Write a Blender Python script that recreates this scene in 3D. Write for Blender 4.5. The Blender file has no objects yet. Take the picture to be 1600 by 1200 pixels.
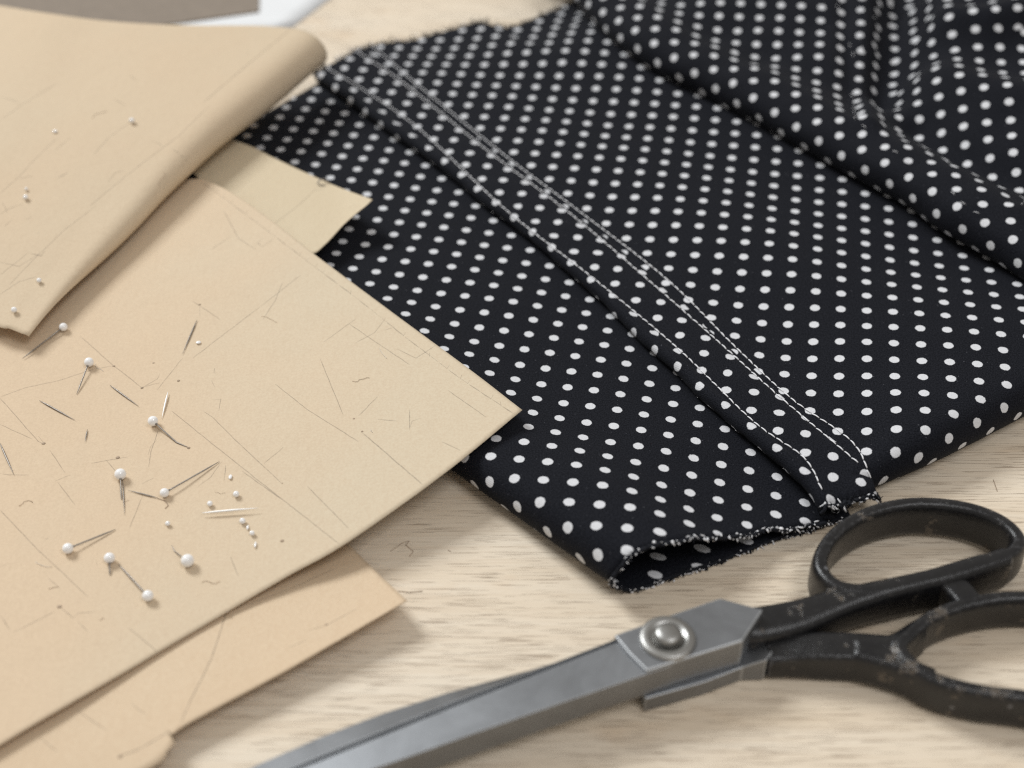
import bpy, math, random
from mathutils import Vector, noise
from mathutils.bvhtree import BVHTree
random.seed(7)
S = 0.01                      # everything below is written in centimetres
sc = bpy.context.scene
COL = sc.collection
R = math.radians

# ------------------------------------------------------------------ camera
PITCH, DIST, FPX = R(40), 40.0, 2238.0
CAM = Vector((0, -DIST*math.cos(PITCH), DIST*math.sin(PITCH)))
cd = bpy.data.cameras.new('camera'); cam = bpy.data.objects.new('camera', cd); COL.objects.link(cam)
cam.location = CAM*S; cam.rotation_euler = (math.pi/2-PITCH, 0, 0)
cd.sensor_width = 36; cd.lens = 36*FPX/1600; cd.clip_start = .01; cd.clip_end = 20
cd.dof.use_dof = True; cd.dof.focus_distance = 37.8*S; cd.dof.aperture_fstop = 8.5
sc.camera = cam

# ------------------------------------------------------------------ light
w = bpy.data.worlds.new('World'); sc.world = w; w.use_nodes = True
bg = w.node_tree.nodes['Background']; bg.inputs[0].default_value = (1, .945, .875, 1); bg.inputs[1].default_value = .43
def area(name, loc, aim, size, power, col):
    l = bpy.data.lights.new(name, 'AREA'); l.shape = 'RECTANGLE'; l.size = size[0]*S; l.size_y = size[1]*S
    l.energy = power; l.color = col
    o = bpy.data.objects.new(name, l); COL.objects.link(o); o.location = Vector(loc)*S
    o.rotation_euler = (Vector(aim)-Vector(loc)).to_track_quat('-Z', 'Y').to_euler()
    return o
area('window_light', (-136, 120, 168), (0, 0, 0), (80, 80), 51, (.95, .985, 1))
area('room_light', (45, -50, 120), (5, 0, 0), (50, 50), 5.2, (.98, .985, 1))
sc.view_settings.view_transform = 'Standard'; sc.view_settings.look = 'None'
sc.view_settings.exposure = 0; sc.view_settings.gamma = 1
sc.cycles.max_bounces = 8; sc.cycles.use_denoising = False; sc.cycles.filter_width = 1.2; sc.cycles.sample_clamp_indirect = 3

# ------------------------------------------------------------------ projection of photo points onto heights, curves
FW = Vector((0, math.cos(PITCH), -math.sin(PITCH))); UP = Vector((0, math.sin(PITCH), math.cos(PITCH)))
def ray(u, v): return (FW + Vector((1, 0, 0))*((u-800)/FPX) + UP*((600-v)/FPX)).normalized()
def P(u, v, z=0.0):
    d = ray(u, v); t = (z-CAM.z)/d.z
    return CAM + d*t
def PL(pts, z=None): return [P(p[0], p[1], p[2] if len(p) > 2 else z) for p in pts]
def crom(pts, n, closed=False):
    """Catmull-Rom through pts, resampled to n points evenly by length"""
    m = len(pts); dense = []
    if m == 2 and not closed:
        return [pts[0].lerp(pts[1], i/(n-1)) for i in range(n)]
    segs = m if closed else m-1
    for i in range(segs):
        if closed: a, b, c, d = pts[(i-1) % m], pts[i], pts[(i+1) % m], pts[(i+2) % m]
        else:
            b, c = pts[i], pts[i+1]
            a = pts[i-1] if i > 0 else b*2-c
            d = pts[i+2] if i+2 < m else c*2-b
        for k in range(16):
            t = k/16
            dense.append(.5*((2*b)+(c-a)*t+(2*a-5*b+4*c-d)*t*t+(3*b-a-3*c+d)*t**3))
    dense.append(pts[0].copy() if closed else pts[-1].copy())
    L = [0]
    for i in range(1, len(dense)): L.append(L[-1]+(dense[i]-dense[i-1]).length)
    out = []; j = 0; cnt = n
    for i in range(cnt):
        s = L[-1]*i/(n if closed else n-1)
        while j < len(L)-2 and L[j+1] < s: j += 1
        k = (s-L[j])/max(1e-9, L[j+1]-L[j])
        out.append(dense[j].lerp(dense[j+1], min(1, k)))
    return out
def coons(bot, top, left, right, nu, nv):
    b, t, l, r = crom(bot, nu), crom(top, nu), crom(left, nv), crom(right, nv)
    g = []
    for j in range(nv):
        v = j/(nv-1); row = []
        for i in range(nu):
            u = i/(nu-1)
            p = b[i]*(1-v)+t[i]*v+l[j]*(1-u)+r[j]*u
            p -= b[0]*(1-u)*(1-v)+b[-1]*u*(1-v)+t[0]*(1-u)*v+t[-1]*u*v
            row.append(p)
        g.append(row)
    return g
def sm(a, b, x):
    x = min(1, max(0, (x-a)/(b-a))); return x*x*(3-2*x)
def nz(x, y, z=0.0): return noise.noise(Vector((x, y, z)))

# ------------------------------------------------------------------ materials
def mat(name):
    m = bpy.data.materials.new(name); m.use_nodes = True
    nt = m.node_tree; b = nt.nodes['Principled BSDF']
    return m, nt, b
def N(nt, typ, **kw):
    n = nt.nodes.new(typ)
    for k, v in kw.items():
        if k.startswith('i_'): n.inputs[k[2:].replace('_', ' ')].default_value = v
        else: setattr(n, k, v)
    return n
def ramp(nt, src, stops):
    r = nt.nodes.new('ShaderNodeValToRGB'); e = r.color_ramp.elements
    while len(e) < len(stops): e.new(.5)
    for el, (p, c) in zip(e, stops):
        el.position = p; el.color = c if len(c) == 4 else (*c, 1)
    nt.links.new(src, r.inputs[0]); return r.outputs[0]
def mixc(nt, fac, a, b, mode='MIX'):
    m = nt.nodes.new('ShaderNodeMix'); m.data_type = 'RGBA'; m.blend_type = mode
    for s, i in ((fac, 0), (a, 6), (b, 7)):
        if hasattr(s, 'links'): nt.links.new(s, m.inputs[i])
        else: m.inputs[i].default_value = s if i == 0 else (*s, 1)
    return m.outputs[2]
def math_(nt, op, a, b=None, c=None):
    m = nt.nodes.new('ShaderNodeMath'); m.operation = op
    for i, s in enumerate((a, b, c)):
        if s is None: continue
        if hasattr(s, 'links'): nt.links.new(s, m.inputs[i])
        else: m.inputs[i].default_value = s
    return m.outputs[0]
def bump(nt, b, h, strength, dist):
    n = nt.nodes.new('ShaderNodeBump'); n.inputs['Strength'].default_value = strength; n.inputs['Distance'].default_value = dist*S
    nt.links.new(h, n.inputs['Height']); nt.links.new(n.outputs[0], b.inputs['Normal']); return n
def coords(nt, scale=(1, 1, 1), rot=(0, 0, 0), loc=(0, 0, 0)):
    """object coordinates in centimetres"""
    t = nt.nodes.new('ShaderNodeTexCoord'); m = nt.nodes.new('ShaderNodeMapping')
    nt.links.new(t.outputs['Object'], m.inputs[0])
    m.inputs['Scale'].default_value = tuple(x/S for x in scale); m.inputs['Rotation'].default_value = rot; m.inputs['Location'].default_value = loc
    return m.outputs[0]
def noi(nt, vec, scale, detail=3, rough=.5, dist=0.0):
    n = nt.nodes.new('ShaderNodeTexNoise'); n.inputs['Scale'].default_value = scale; n.inputs['Detail'].default_value = detail
    n.inputs['Roughness'].default_value = rough; n.inputs['Distortion'].default_value = dist
    nt.links.new(vec, n.inputs['Vector']); return n.outputs['Fac']

def wood_mat():
    m, nt, b = mat('pale_wood')
    rz = (0, 0, R(-1.5))
    long_ = noi(nt, coords(nt, (.035, .55, 1), rz), 1, 6, .6, .4)
    mid = noi(nt, coords(nt, (.14, 6.5, 1), rz), 1, 5, .6, .3)
    fine = noi(nt, coords(nt, (.7, 30, 1), rz), 1, 3, .6)
    pore = noi(nt, coords(nt, (.75, 27, 1), rz, (3, 1, 0)), 1, 2, .5)
    pzone = noi(nt, coords(nt, (.18, .35, 1), rz), 1, 2, .5)
    blot = noi(nt, coords(nt, (.22, .5, 1), rz, (7, 3, 0)), 1, 3, .6)
    c = ramp(nt, long_, [(.3, (.665, .555, .42)), (.5, (.715, .615, .485)), (.72, (.745, .665, .55))])
    c = mixc(nt, math_(nt, 'MULTIPLY', ramp(nt, mid, [(.40, (1, 1, 1)), (.50, (0, 0, 0))]), .18), c, (.53, .41, .29))
    c = mixc(nt, math_(nt, 'MULTIPLY', ramp(nt, fine, [(.36, (1, 1, 1)), (.56, (0, 0, 0))]), .27), c, (.49, .38, .27))
    c = mixc(nt, math_(nt, 'MULTIPLY', ramp(nt, blot, [(.6, (0, 0, 0)), (.74, (1, 1, 1))]), .38), c, (.62, .43, .26))
    pm = ramp(nt, math_(nt, 'ADD', pore, math_(nt, 'MULTIPLY', pzone, .25)), [(.715, (0, 0, 0)), (.765, (1, 1, 1))])
    c = mixc(nt, math_(nt, 'MULTIPLY', pm, .5), c, (.20, .13, .08))
    nt.links.new(c, b.inputs['Base Color'])
    b.inputs['Roughness'].default_value = .62; b.inputs['Specular IOR Level'].default_value = .3
    h = math_(nt, 'SUBTRACT', math_(nt, 'ADD', math_(nt, 'MULTIPLY', mid, .5), math_(nt, 'MULTIPLY', fine, .4)), pm)
    bump(nt, b, h, .55, .02)
    return m
def paper_mat(name, a, bcol, c2, tint=False):
    m, nt, b = mat(name)
    v = coords(nt)
    big = noi(nt, v, .16, 4, .6); speck = noi(nt, v, 16, 3, .7); fib = noi(nt, coords(nt, (9, 2.2, 3), (0, 0, R(35))), 1, 3, .65)
    cr = noi(nt, v, .7, 5, .6, .6)
    if tint:                                                 # this sheet is greener towards its pointed corner
        sp_ = nt.nodes.new('ShaderNodeSeparateXYZ'); nt.links.new(v, sp_.inputs[0])
        big = math_(nt, 'ADD', math_(nt, 'MULTIPLY', big, .5), math_(nt, 'MULTIPLY_ADD', sp_.outputs[0], .035, .52))
    c = mixc(nt, ramp(nt, big, [(.36, (0, 0, 0)), (.64, (1, 1, 1))]), a, bcol)
    c = mixc(nt, math_(nt, 'MULTIPLY', ramp(nt, speck, [(.35, (1, 1, 1)), (.62, (0, 0, 0))]), .34), c, c2)
    c = mixc(nt, math_(nt, 'MULTIPLY', ramp(nt, fib, [(.3, (1, 1, 1)), (.48, (0, 0, 0))]), .14), c, c2)
    nt.links.new(c, b.inputs['Base Color']); b.inputs['Roughness'].default_value = .75; b.inputs['Specular IOR Level'].default_value = .2
    h = math_(nt, 'ADD', math_(nt, 'MULTIPLY', speck, .25), math_(nt, 'MULTIPLY', cr, 2.2))
    bump(nt, b, h, .4, .03)
    tr = nt.nodes.new('ShaderNodeBsdfTranslucent'); gm = N(nt, 'ShaderNodeGamma'); gm.inputs[1].default_value = 2.0; nt.links.new(c, gm.inputs[0]); nt.links.new(gm.outputs[0], tr.inputs[0])
    mx = nt.nodes.new('ShaderNodeMixShader'); mx.inputs[0].default_value = .12
    nt.links.new(b.outputs[0], mx.inputs[1]); nt.links.new(tr.outputs[0], mx.inputs[2])
    nt.links.new(mx.outputs[0], nt.nodes['Material Output'].inputs[0])
    return m
def cloth_mat(name, pitch, rad, rot, off):
    m, nt, b = mat(name)
    uv = nt.nodes.new('ShaderNodeUVMap'); uv.uv_map = 'cloth'
    base = uv.outputs[0]
    wob = nt.nodes.new('ShaderNodeTexNoise'); wob.inputs['Scale'].default_value = 22; wob.inputs['Detail'].default_value = 1
    nt.links.new(base, wob.inputs['Vector'])
    vm = N(nt, 'ShaderNodeVectorMath', operation='MULTIPLY_ADD'); vm.inputs[1].default_value = (.035, .035, 0)
    nt.links.new(wob.outputs['Color'], vm.inputs[0]); nt.links.new(base, vm.inputs[2])
    mp = nt.nodes.new('ShaderNodeMapping'); mp.vector_type = 'POINT'
    mp.inputs['Rotation'].default_value = (0, 0, rot); mp.inputs['Scale'].default_value = (1/pitch, 1/pitch, 1); mp.inputs['Location'].default_value = (off[0], off[1], 0)
    nt.links.new(vm.outputs[0], mp.inputs[0])
    fr = N(nt, 'ShaderNodeVectorMath', operation='FRACTION'); nt.links.new(mp.outputs[0], fr.inputs[0])
    sb = N(nt, 'ShaderNodeVectorMath', operation='SUBTRACT'); sb.inputs[1].default_value = (.5, .5, 0); nt.links.new(fr.outputs[0], sb.inputs[0])
    sx = nt.nodes.new('ShaderNodeSeparateXYZ'); nt.links.new(sb.outputs[0], sx.inputs[0])
    d2 = math_(nt, 'SQRT', math_(nt, 'ADD', math_(nt, 'POWER', math_(nt, 'ABSOLUTE', sx.outputs[0]), 2), math_(nt, 'POWER', math_(nt, 'ABSOLUTE', sx.outputs[1]), 2)))
    mr = nt.nodes.new('ShaderNodeMapRange'); mr.inputs[1].default_value = (rad-.008)/pitch; mr.inputs[2].default_value = (rad+.008)/pitch; mr.inputs[3].default_value = 1; mr.inputs[4].default_value = 0
    nt.links.new(d2, mr.inputs[0]); dot = mr.outputs[0]
    # weave
    wx = N(nt, 'ShaderNodeTexWave', wave_type='BANDS', bands_direction='DIAGONAL'); wx.inputs['Scale'].default_value = 8.5; wx.inputs['Distortion'].default_value = 1.2
    wx.inputs['Detail'].default_value = 2; wx.inputs['Detail Scale'].default_value = 6
    nt.links.new(base, wx.inputs['Vector'])
    gr = noi(nt, base, 26, 2, .6)
    big = noi(nt, base, .5, 3, .6)
    blk = mixc(nt, ramp(nt, gr, [(.38, (0, 0, 0)), (.62, (1, 1, 1))]), (.0015, .002, .0042), (.012, .013, .0178))
    lint = noi(nt, base, 13, 1, .5)
    blk = mixc(nt, math_(nt, 'MULTIPLY', ramp(nt, lint, [(.74, (0, 0, 0)), (.79, (1, 1, 1))]), .4), blk, (.16, .16, .18))
    wht = mixc(nt, ramp(nt, gr, [(.3, (0, 0, 0)), (.6, (1, 1, 1))]), (.52, .525, .545), (.65, .655, .675))
    c = mixc(nt, dot, blk, wht)
    nt.links.new(c, b.inputs['Base Color']); b.inputs['Roughness'].default_value = .8; b.inputs['Specular IOR Level'].default_value = .10
    b.inputs['Sheen Weight'].default_value = .02; b.inputs['Sheen Roughness'].default_value = .5
    h = math_(nt, 'ADD', math_(nt, 'MULTIPLY', wx.outputs['Fac'], .35), math_(nt, 'ADD', math_(nt, 'MULTIPLY', gr, .6), math_(nt, 'MULTIPLY', big, 6.0)))
    bump(nt, b, h, .45, .02)
    return m
def plain(name, col, rough=.5, metal=0.0, var=.15, scale=8, bmp=.0, spec=.5):
    m, nt, b = mat(name)
    n = noi(nt, coords(nt), scale, 4, .6)
    c = mixc(nt, ramp(nt, n, [(.3, (0, 0, 0)), (.7, (1, 1, 1))]), tuple(x*(1-var) for x in col), tuple(min(1, x*(1+var)) for x in col))
    nt.links.new(c, b.inputs['Base Color']); b.inputs['Roughness'].default_value = rough; b.inputs['Metallic'].default_value = metal
    b.inputs['Specular IOR Level'].default_value = spec
    if bmp: bump(nt, b, n, bmp, .02)
    return m
def steel_mat(name, base, rough):
    m, nt, b = mat(name)
    br = noi(nt, coords(nt, (1.2, 45, 20), (0, 0, R(-28))), 1, 3, .6)
    cl = noi(nt, coords(nt), .8, 5, .65, .5); fn = noi(nt, coords(nt), 14, 4, .7)
    c = mixc(nt, ramp(nt, cl, [(.35, (0, 0, 0)), (.7, (1, 1, 1))]), tuple(x*.84 for x in base), base)
    c = mixc(nt, math_(nt, 'MULTIPLY', ramp(nt, fn, [(.60, (0, 0, 0)), (.74, (1, 1, 1))]), .3), c, tuple(x*.6 for x in base))
    nt.links.new(c, b.inputs['Base Color']); b.inputs['Metallic'].default_value = 1
    rr = math_(nt, 'ADD', math_(nt, 'MULTIPLY', cl, .18), rough-.09); nt.links.new(rr, b.inputs['Roughness'])
    bump(nt, b, math_(nt, 'ADD', br, math_(nt, 'MULTIPLY', fn, .5)), .10, .01)
    return m
def iron_mat():
    m, nt, b = mat('worn_black_paint')
    g = nt.nodes.new('ShaderNodeNewGeometry'); v = coords(nt)
    n1 = noi(nt, v, 9, 5, .7); n2 = noi(nt, v, 1.6, 4, .6); n3 = noi(nt, v, 28, 3, .6)
    pt = ramp(nt, math_(nt, 'ADD', g.outputs['Pointiness'], math_(nt, 'MULTIPLY', math_(nt, 'SUBTRACT', n1, .5), .10)), [(.517, (0, 0, 0)), (.562, (1, 1, 1))])
    chip = ramp(nt, math_(nt, 'ADD', n2, math_(nt, 'MULTIPLY', n1, .35)), [(.80, (0, 0, 0)), (.84, (1, 1, 1))])
    sp = ramp(nt, n3, [(.66, (0, 0, 0)), (.74, (1, 1, 1))])
    c = mixc(nt, ramp(nt, n2, [(.3, (0, 0, 0)), (.7, (1, 1, 1))]), (.005, .005, .006), (.013, .0125, .013))
    c = mixc(nt, math_(nt, 'MULTIPLY', sp, .14), c, (.12, .125, .13))
    c = mixc(nt, math_(nt, 'MULTIPLY', chip, .55), c, (.13, .105, .08))
    c = mixc(nt, math_(nt, 'MULTIPLY', pt, .6), c, (.20, .20, .21))
    nt.links.new(c, b.inputs['Base Color'])
    nt.links.new(math_(nt, 'ADD', math_(nt, 'MULTIPLY', n1, .28), .13), b.inputs['Roughness'])
    b.inputs['Specular IOR Level'].default_value = .46
    bump(nt, b, math_(nt, 'ADD', n1, math_(nt, 'SUBTRACT', math_(nt, 'MULTIPLY', n3, .5), chip)), .48, .022)
    return m
def pencil_mat():
    m, nt, b = mat('pencil')
    b.inputs['Base Color'].default_value = (.10, .085, .075, 1); b.inputs['Roughness'].default_value = .7
    n = noi(nt, coords(nt), 6, 4, .7)
    nt.links.new(math_(nt, 'MULTIPLY', ramp(nt, n, [(.25, (.3, .3, .3)), (.65, (1, 1, 1))]), .32), b.inputs['Alpha'])
    return m
def pearl_mat():
    m, nt, b = mat('pearl')
    b.inputs['Base Color'].default_value = (.86, .85, .84, 1); b.inputs['Roughness'].default_value = .16
    b.inputs['Coat Weight'].default_value = .6; b.inputs['Coat Roughness'].default_value = .05
    b.inputs['Sheen Weight'].default_value = .1
    return m
DP, DR = .72, .136
LA = R(10.5)
def phase(px, k):
    p = P(*px); c, s_ = math.cos(LA), math.sin(LA); x, y = p.x/k, p.y/k
    return (.5-(x*c-y*s_), .5-(x*s_+y*c))
M = {'wood': wood_mat(),
     'paper': paper_mat('kraft_paper', (.733, .577, .407), (.703, .598, .443), (.57, .43, .295), True),
     'paper_roll': paper_mat('kraft_paper_rolled', (.692, .552, .39), (.688, .563, .404), (.55, .42, .29)),
     'paper_green': paper_mat('kraft_paper_pale', (.675, .568, .402), (.69, .588, .425), (.55, .43, .29)),
     'paper_warm': paper_mat('kraft_paper_warm', (.71, .556, .388), (.722, .578, .412), (.55, .39, .25)),
     'cloth': cloth_mat('polka_dot_cotton', DP, DR, LA, phase((1312, 540, .9), DP)),
     'cloth_band': cloth_mat('polka_dot_cotton_band', DP, DR, LA, phase((1242, 638, .9), DP)),
     'cloth_top': cloth_mat('polka_dot_cotton_rumpled', DP, DR, LA, (.3, .1)),
     'steel': steel_mat('brushed_steel', (.285, .295, .31), .45), 'edge': steel_mat('worn_edge_highlight', (.47, .485, .50), .50), 'glint': plain('needle_painted_glint', (.85, .83, .80), .5, .3, .03, 3), 'bright': steel_mat('bright_steel', (.38, .375, .36), .40),  # worn edge highlight and needle glint are put into paler base colours
     'pin': plain('pin_steel', (.27, .245, .22), .42, .65, .06, 3), 'iron': iron_mat(), 'pencil': pencil_mat(), 'pearl': pearl_mat(),
     'thread': plain('white_thread', (.78, .78, .80), .8, 0, .06, 20), 'thread_black': plain('black_thread', (.012, .013, .017), .85, 0, .4, 20, spec=.15),
     'fibre': plain('brown_fibre', (.38, .29, .21), .8, 0, .3, 3), 'fibre_pale': plain('pale_fibre', (.70, .66, .60), .6, 0, .1, 3),
     'card': plain('taupe_card', (.24, .20, .163), .85, 0, .06, 2, spec=.2), 'white': plain('white_paper', (.70, .71, .72), .7, 0, .02, 1)}

# ------------------------------------------------------------------ objects
SURF = {}
def tag(o, label=None, cat=None, group=None, kind=None):
    for k, v in (('label', label), ('category', cat), ('group', group), ('kind', kind)):
        if v: o[k] = v
    return o
def empty(name, loc, label, cat, group=None):
    o = bpy.data.objects.new(name, None); COL.objects.link(o); o.location = Vector(loc)*S; o.empty_display_size = .01; BASE[o.name] = Vector(loc)
    return tag(o, label, cat, group)
BASE = {}
def build(name, verts, faces, m, parent=None, smooth=True, uvs=None, reg=None, thick=0, mats=None, fm=None, auto=None):
    """one mesh object; verts in cm, world space"""
    base = Vector((0, 0, 0))
    if parent: base = BASE[parent.name]
    me = bpy.data.meshes.new(name); me.from_pydata([((v-base)*S)[:] for v in verts], [], faces)
    for mm in (mats or [m]): me.materials.append(mm)
    if fm: me.polygons.foreach_set('material_index', fm)
    if smooth: me.polygons.foreach_set('use_smooth', [True]*len(faces))
    if uvs:
        ul = me.uv_layers.new(name='cloth')
        for l in me.loops: ul.data[l.index].uv = uvs[l.vertex_index]
    me.update()
    o = bpy.data.objects.new(name, me); COL.objects.link(o)
    BASE[o.name] = base
    if parent: o.parent = parent
    if auto:
        me.set_sharp_from_angle(angle=R(auto))
    if thick:
        s = o.modifiers.new('thickness', 'SOLIDIFY'); s.thickness = thick*S; s.offset = -1
    if reg: SURF[reg] = BVHTree.FromPolygons([v[:] for v in verts], faces)
    return o
def grid_faces(nr, nc, closed_c=False):
    f = []
    for j in range(nr-1):
        for i in range(nc if closed_c else nc-1):
            k = (i+1) % nc
            f.append((j*nc+i, j*nc+k, (j+1)*nc+k, (j+1)*nc+i))
    return f
def flat(g): return [p for r in g for p in r]
def up_faces(verts, faces):
    s = 0
    for f in faces[::7]:
        s += (verts[f[1]]-verts[f[0]]).cross(verts[f[2]]-verts[f[0]]).z
    return faces if s > 0 else [tuple(reversed(f)) for f in faces]
def hit(u, v, keys):
    d = ray(u, v); best = None
    for k in keys:
        h = SURF[k].ray_cast(CAM, d)
        if h[0] is not None and (best is None or h[3] < best[2]):
            n = h[1] if h[1].dot(d) < 0 else -h[1]
            best = (h[0], n, h[3])
    if best is None: return P(u, v, 0), Vector((0, 0, 1))
    return best[0], best[1]
class MB:
    def __init__(s): s.v = []; s.f = []; s.m = []
    def add(s, vs, fs, mi=0):
        b = len(s.v); s.v += vs; s.f += [tuple(i+b for i in f) for f in fs]; s.m += [mi]*len(fs)
    def tube(s, pts, rad, n=6, mi=0, cap=True):
        rads = rad if isinstance(rad, (list, tuple)) else [rad]*len(pts)
        vs = []; prev = None
        for i, p in enumerate(pts):
            t = (pts[min(i+1, len(pts)-1)]-pts[max(i-1, 0)])
            t = t.normalized() if t.length > 1e-9 else Vector((1, 0, 0))
            a = prev if prev else (Vector((0, 0, 1)) if abs(t.z) < .9 else Vector((1, 0, 0)))
            a = (a-t*a.dot(t)).normalized(); prev = a; b = t.cross(a)
            for k in range(n):
                an = 2*math.pi*k/n
                vs.append(p+(a*math.cos(an)+b*math.sin(an))*rads[i])
        fs = grid_faces(len(pts), n, True)
        if cap: fs += [tuple(reversed(range(n))), tuple(range((len(pts)-1)*n, len(pts)*n))]
        s.add(vs, fs, mi)
    def ball(s, c, r, nu=16, nv=10, mi=0, scale=(1, 1, 1)):
        vs = [c+Vector((0, 0, r*scale[2]))]
        for j in range(1, nv):
            a = math.pi*j/nv
            for i in range(nu):
                b = 2*math.pi*i/nu
                vs.append(c+Vector((r*scale[0]*math.sin(a)*math.cos(b), r*scale[1]*math.sin(a)*math.sin(b), r*scale[2]*math.cos(a))))
        vs.append(c-Vector((0, 0, r*scale[2]))); fs = []
        for i in range(nu): fs.append((0, 1+i, 1+(i+1) % nu))
        for j in range(nv-2):
            for i in range(nu):
                a = 1+j*nu+i; b = 1+j*nu+(i+1) % nu
                fs.append((a, a+nu, b+nu, b))
        l = len(vs)-1; o = 1+(nv-2)*nu
        for i in range(nu): fs.append((l, o+(i+1) % nu, o+i))
        s.add(vs, fs, mi)
    def ribbon(s, pts, nrm, wd, mi=0):
        vs = []
        for i, p in enumerate(pts):
            t = (pts[min(i+1, len(pts)-1)]-pts[max(i-1, 0)]).normalized()
            b = nrm[i].cross(t); b = b.normalized() if b.length > 1e-6 else Vector((1, 0, 0))
            k = wd*(.35 if i in (0, len(pts)-1) else 1)
            vs += [p+b*k*.5, p-b*k*.5]
        s.add(vs, [(2*i, 2*i+1, 2*i+3, 2*i+2) for i in range(len(pts)-1)], mi)
    def make(s, name, m, parent=None, smooth=True, mats=None, auto=None):
        return build(name, s.v, s.f, m, parent, smooth, mats=mats, fm=s.m if mats else None, auto=auto)
def drape_px(pts, keys, step=10, lift=.006, jit=0.0):
    """a line of photo points laid on surfaces -> points, normals"""
    out, ns = [], []
    for a, b in zip(pts[:-1], pts[1:]):
        n = max(1, int(math.hypot(b[0]-a[0], b[1]-a[1])/step))
        for k in range(n):
            t = k/n
            h, nn = hit(a[0]+(b[0]-a[0])*t+random.uniform(-jit, jit), a[1]+(b[1]-a[1])*t+random.uniform(-jit, jit), keys)
            out.append(h+nn*lift); ns.append(nn)
    h, nn = hit(*pts[-1], keys); out.append(h+nn*lift); ns.append(nn)
    return out, ns

# ------------------------------------------------------------------ the table top
vs = [Vector((x, y, z)) for z in (-2.5, 0) for x, y in ((-70, -45), (70, -45), (70, 75), (-70, 75))]
tag(build('tabletop', vs, [(3, 2, 1, 0), (4, 5, 6, 7), (0, 1, 5, 4), (1, 2, 6, 5), (2, 3, 7, 6), (3, 0, 4, 7)], M['wood'], smooth=False, reg='table'), kind='structure')

# ------------------------------------------------------------------ lower, folded polka dot fabric
EL = [(492, 122), (530, 148), (560, 170), (600, 200), (640, 228), (700, 272), (760, 322), (805, 355), (850, 392), (890, 428), (930, 462), (965, 497), (1000, 531), (1050, 577), (1100, 627), (1165, 682), (1220, 727), (1262, 765), (1284, 792)]
RP = [(572, 74), (641, 131), (720, 194), (776, 240), (834, 285), (900, 336), (955, 378), (1030, 440), (1096, 501), (1136, 540), (1188, 586), (1230, 627), (1276, 662), (1340, 708), (1362, 738), (1372, 764)]
NS = 110
el = crom(list(reversed(PL(EL, .72))), NS); rp = crom(list(reversed(PL(RP, .84))), NS)
def xy(p): return Vector((p.x, p.y, 0))
fabric = empty('polka_dot_garment', P(1000, 500, 0), 'folded polka dot garment piece with a stitched band and frayed open end, lying flat', 'fabric')
# left panel: bottom layer, rolled fold, top layer
Lw = crom(PL([(958, 912), (850, 834), (705, 728), (480, 565), (150, 325)], .55), NS)
rows, uvs = [], []
NB, NA, NT = 26, 18, 60
for j in range(NS):
    s = j/(NS-1)
    m_ = xy(el[j]).lerp(xy(rp[j]), .55); l_ = xy(Lw[j])
    if j == 0: pass
    d = (m_-l_); W = d.length; d.normalize()
    r = .55+.09*(1-sm(0, .3, s))-.04*s-.20*sm(.42, .75, s)+.03*nz(s*5, 1.3)
    zM = .46-.28*(1-sm(0, .16, s)); zT = .05+2*r
    row = []
    for i in range(NB):                                     # bottom layer, from under the band outwards
        a = 1-i/(NB-1); row.append(l_+d*(r+(W-r)*a*.98)+Vector((0, 0, .05+.07*sm(.55, 1, a)*(1-sm(0, .2, s)))))
    for i in range(1, NA):
        an = math.pi*i/NA; row.append(l_+d*(r-r*math.sin(an))+Vector((0, 0, .05+r-r*math.cos(an))))
    for i in range(NT):
        a = i/(NT-1); x = r+(W-r)*a
        p = l_+d*x
        z = zT-(zT-zM)*(.55*sm(.12, .45, a)+.45*sm(.3, 1, a))
        z += .10*math.sin(math.pi*min(1, a*1.4))*nz(p.x*.16, p.y*.16, 3)+.035*nz(p.x*.5, p.y*.5, 9)
        z += .07*math.exp(-((a-.42)/.16)**2)*math.sin(s*9+1)
        row.append(p+Vector((0, 0, z)))
    # wavy front edge
    if j < 4:
        for q, p in enumerate(row):
            p += Vector((.10*nz(q*.21, 4.4)*(1-j/4), .16*nz(q*.16, 2.2)*(1-j/4), .05*nz(q*.2, 8)*(1-j/4) if q > NB else 0))
    rows.append(row)
    acc = 0; ul = [0]*len(row)
    for i in range(len(row)-2, -1, -1):
        acc += (row[i]-row[i+1]).length; ul[i] = acc
    uvs += [(m_.x-d.x*a, m_.y-d.y*a) for a in ul]
LROWS = rows
v_ = flat(rows); f_ = grid_faces(NS, len(rows[0]))
# orient so that the top layer faces up
t0 = NB+NA+10; q = rows[5][t0]; nn = (rows[5][t0+1]-q).cross(rows[6][t0]-q)
if nn.z < 0: f_ = [tuple(reversed(f)) for f in f_]
build('lower_panel', v_, f_, M['cloth'], fabric, uvs=uvs, reg='left', thick=.035)
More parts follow.
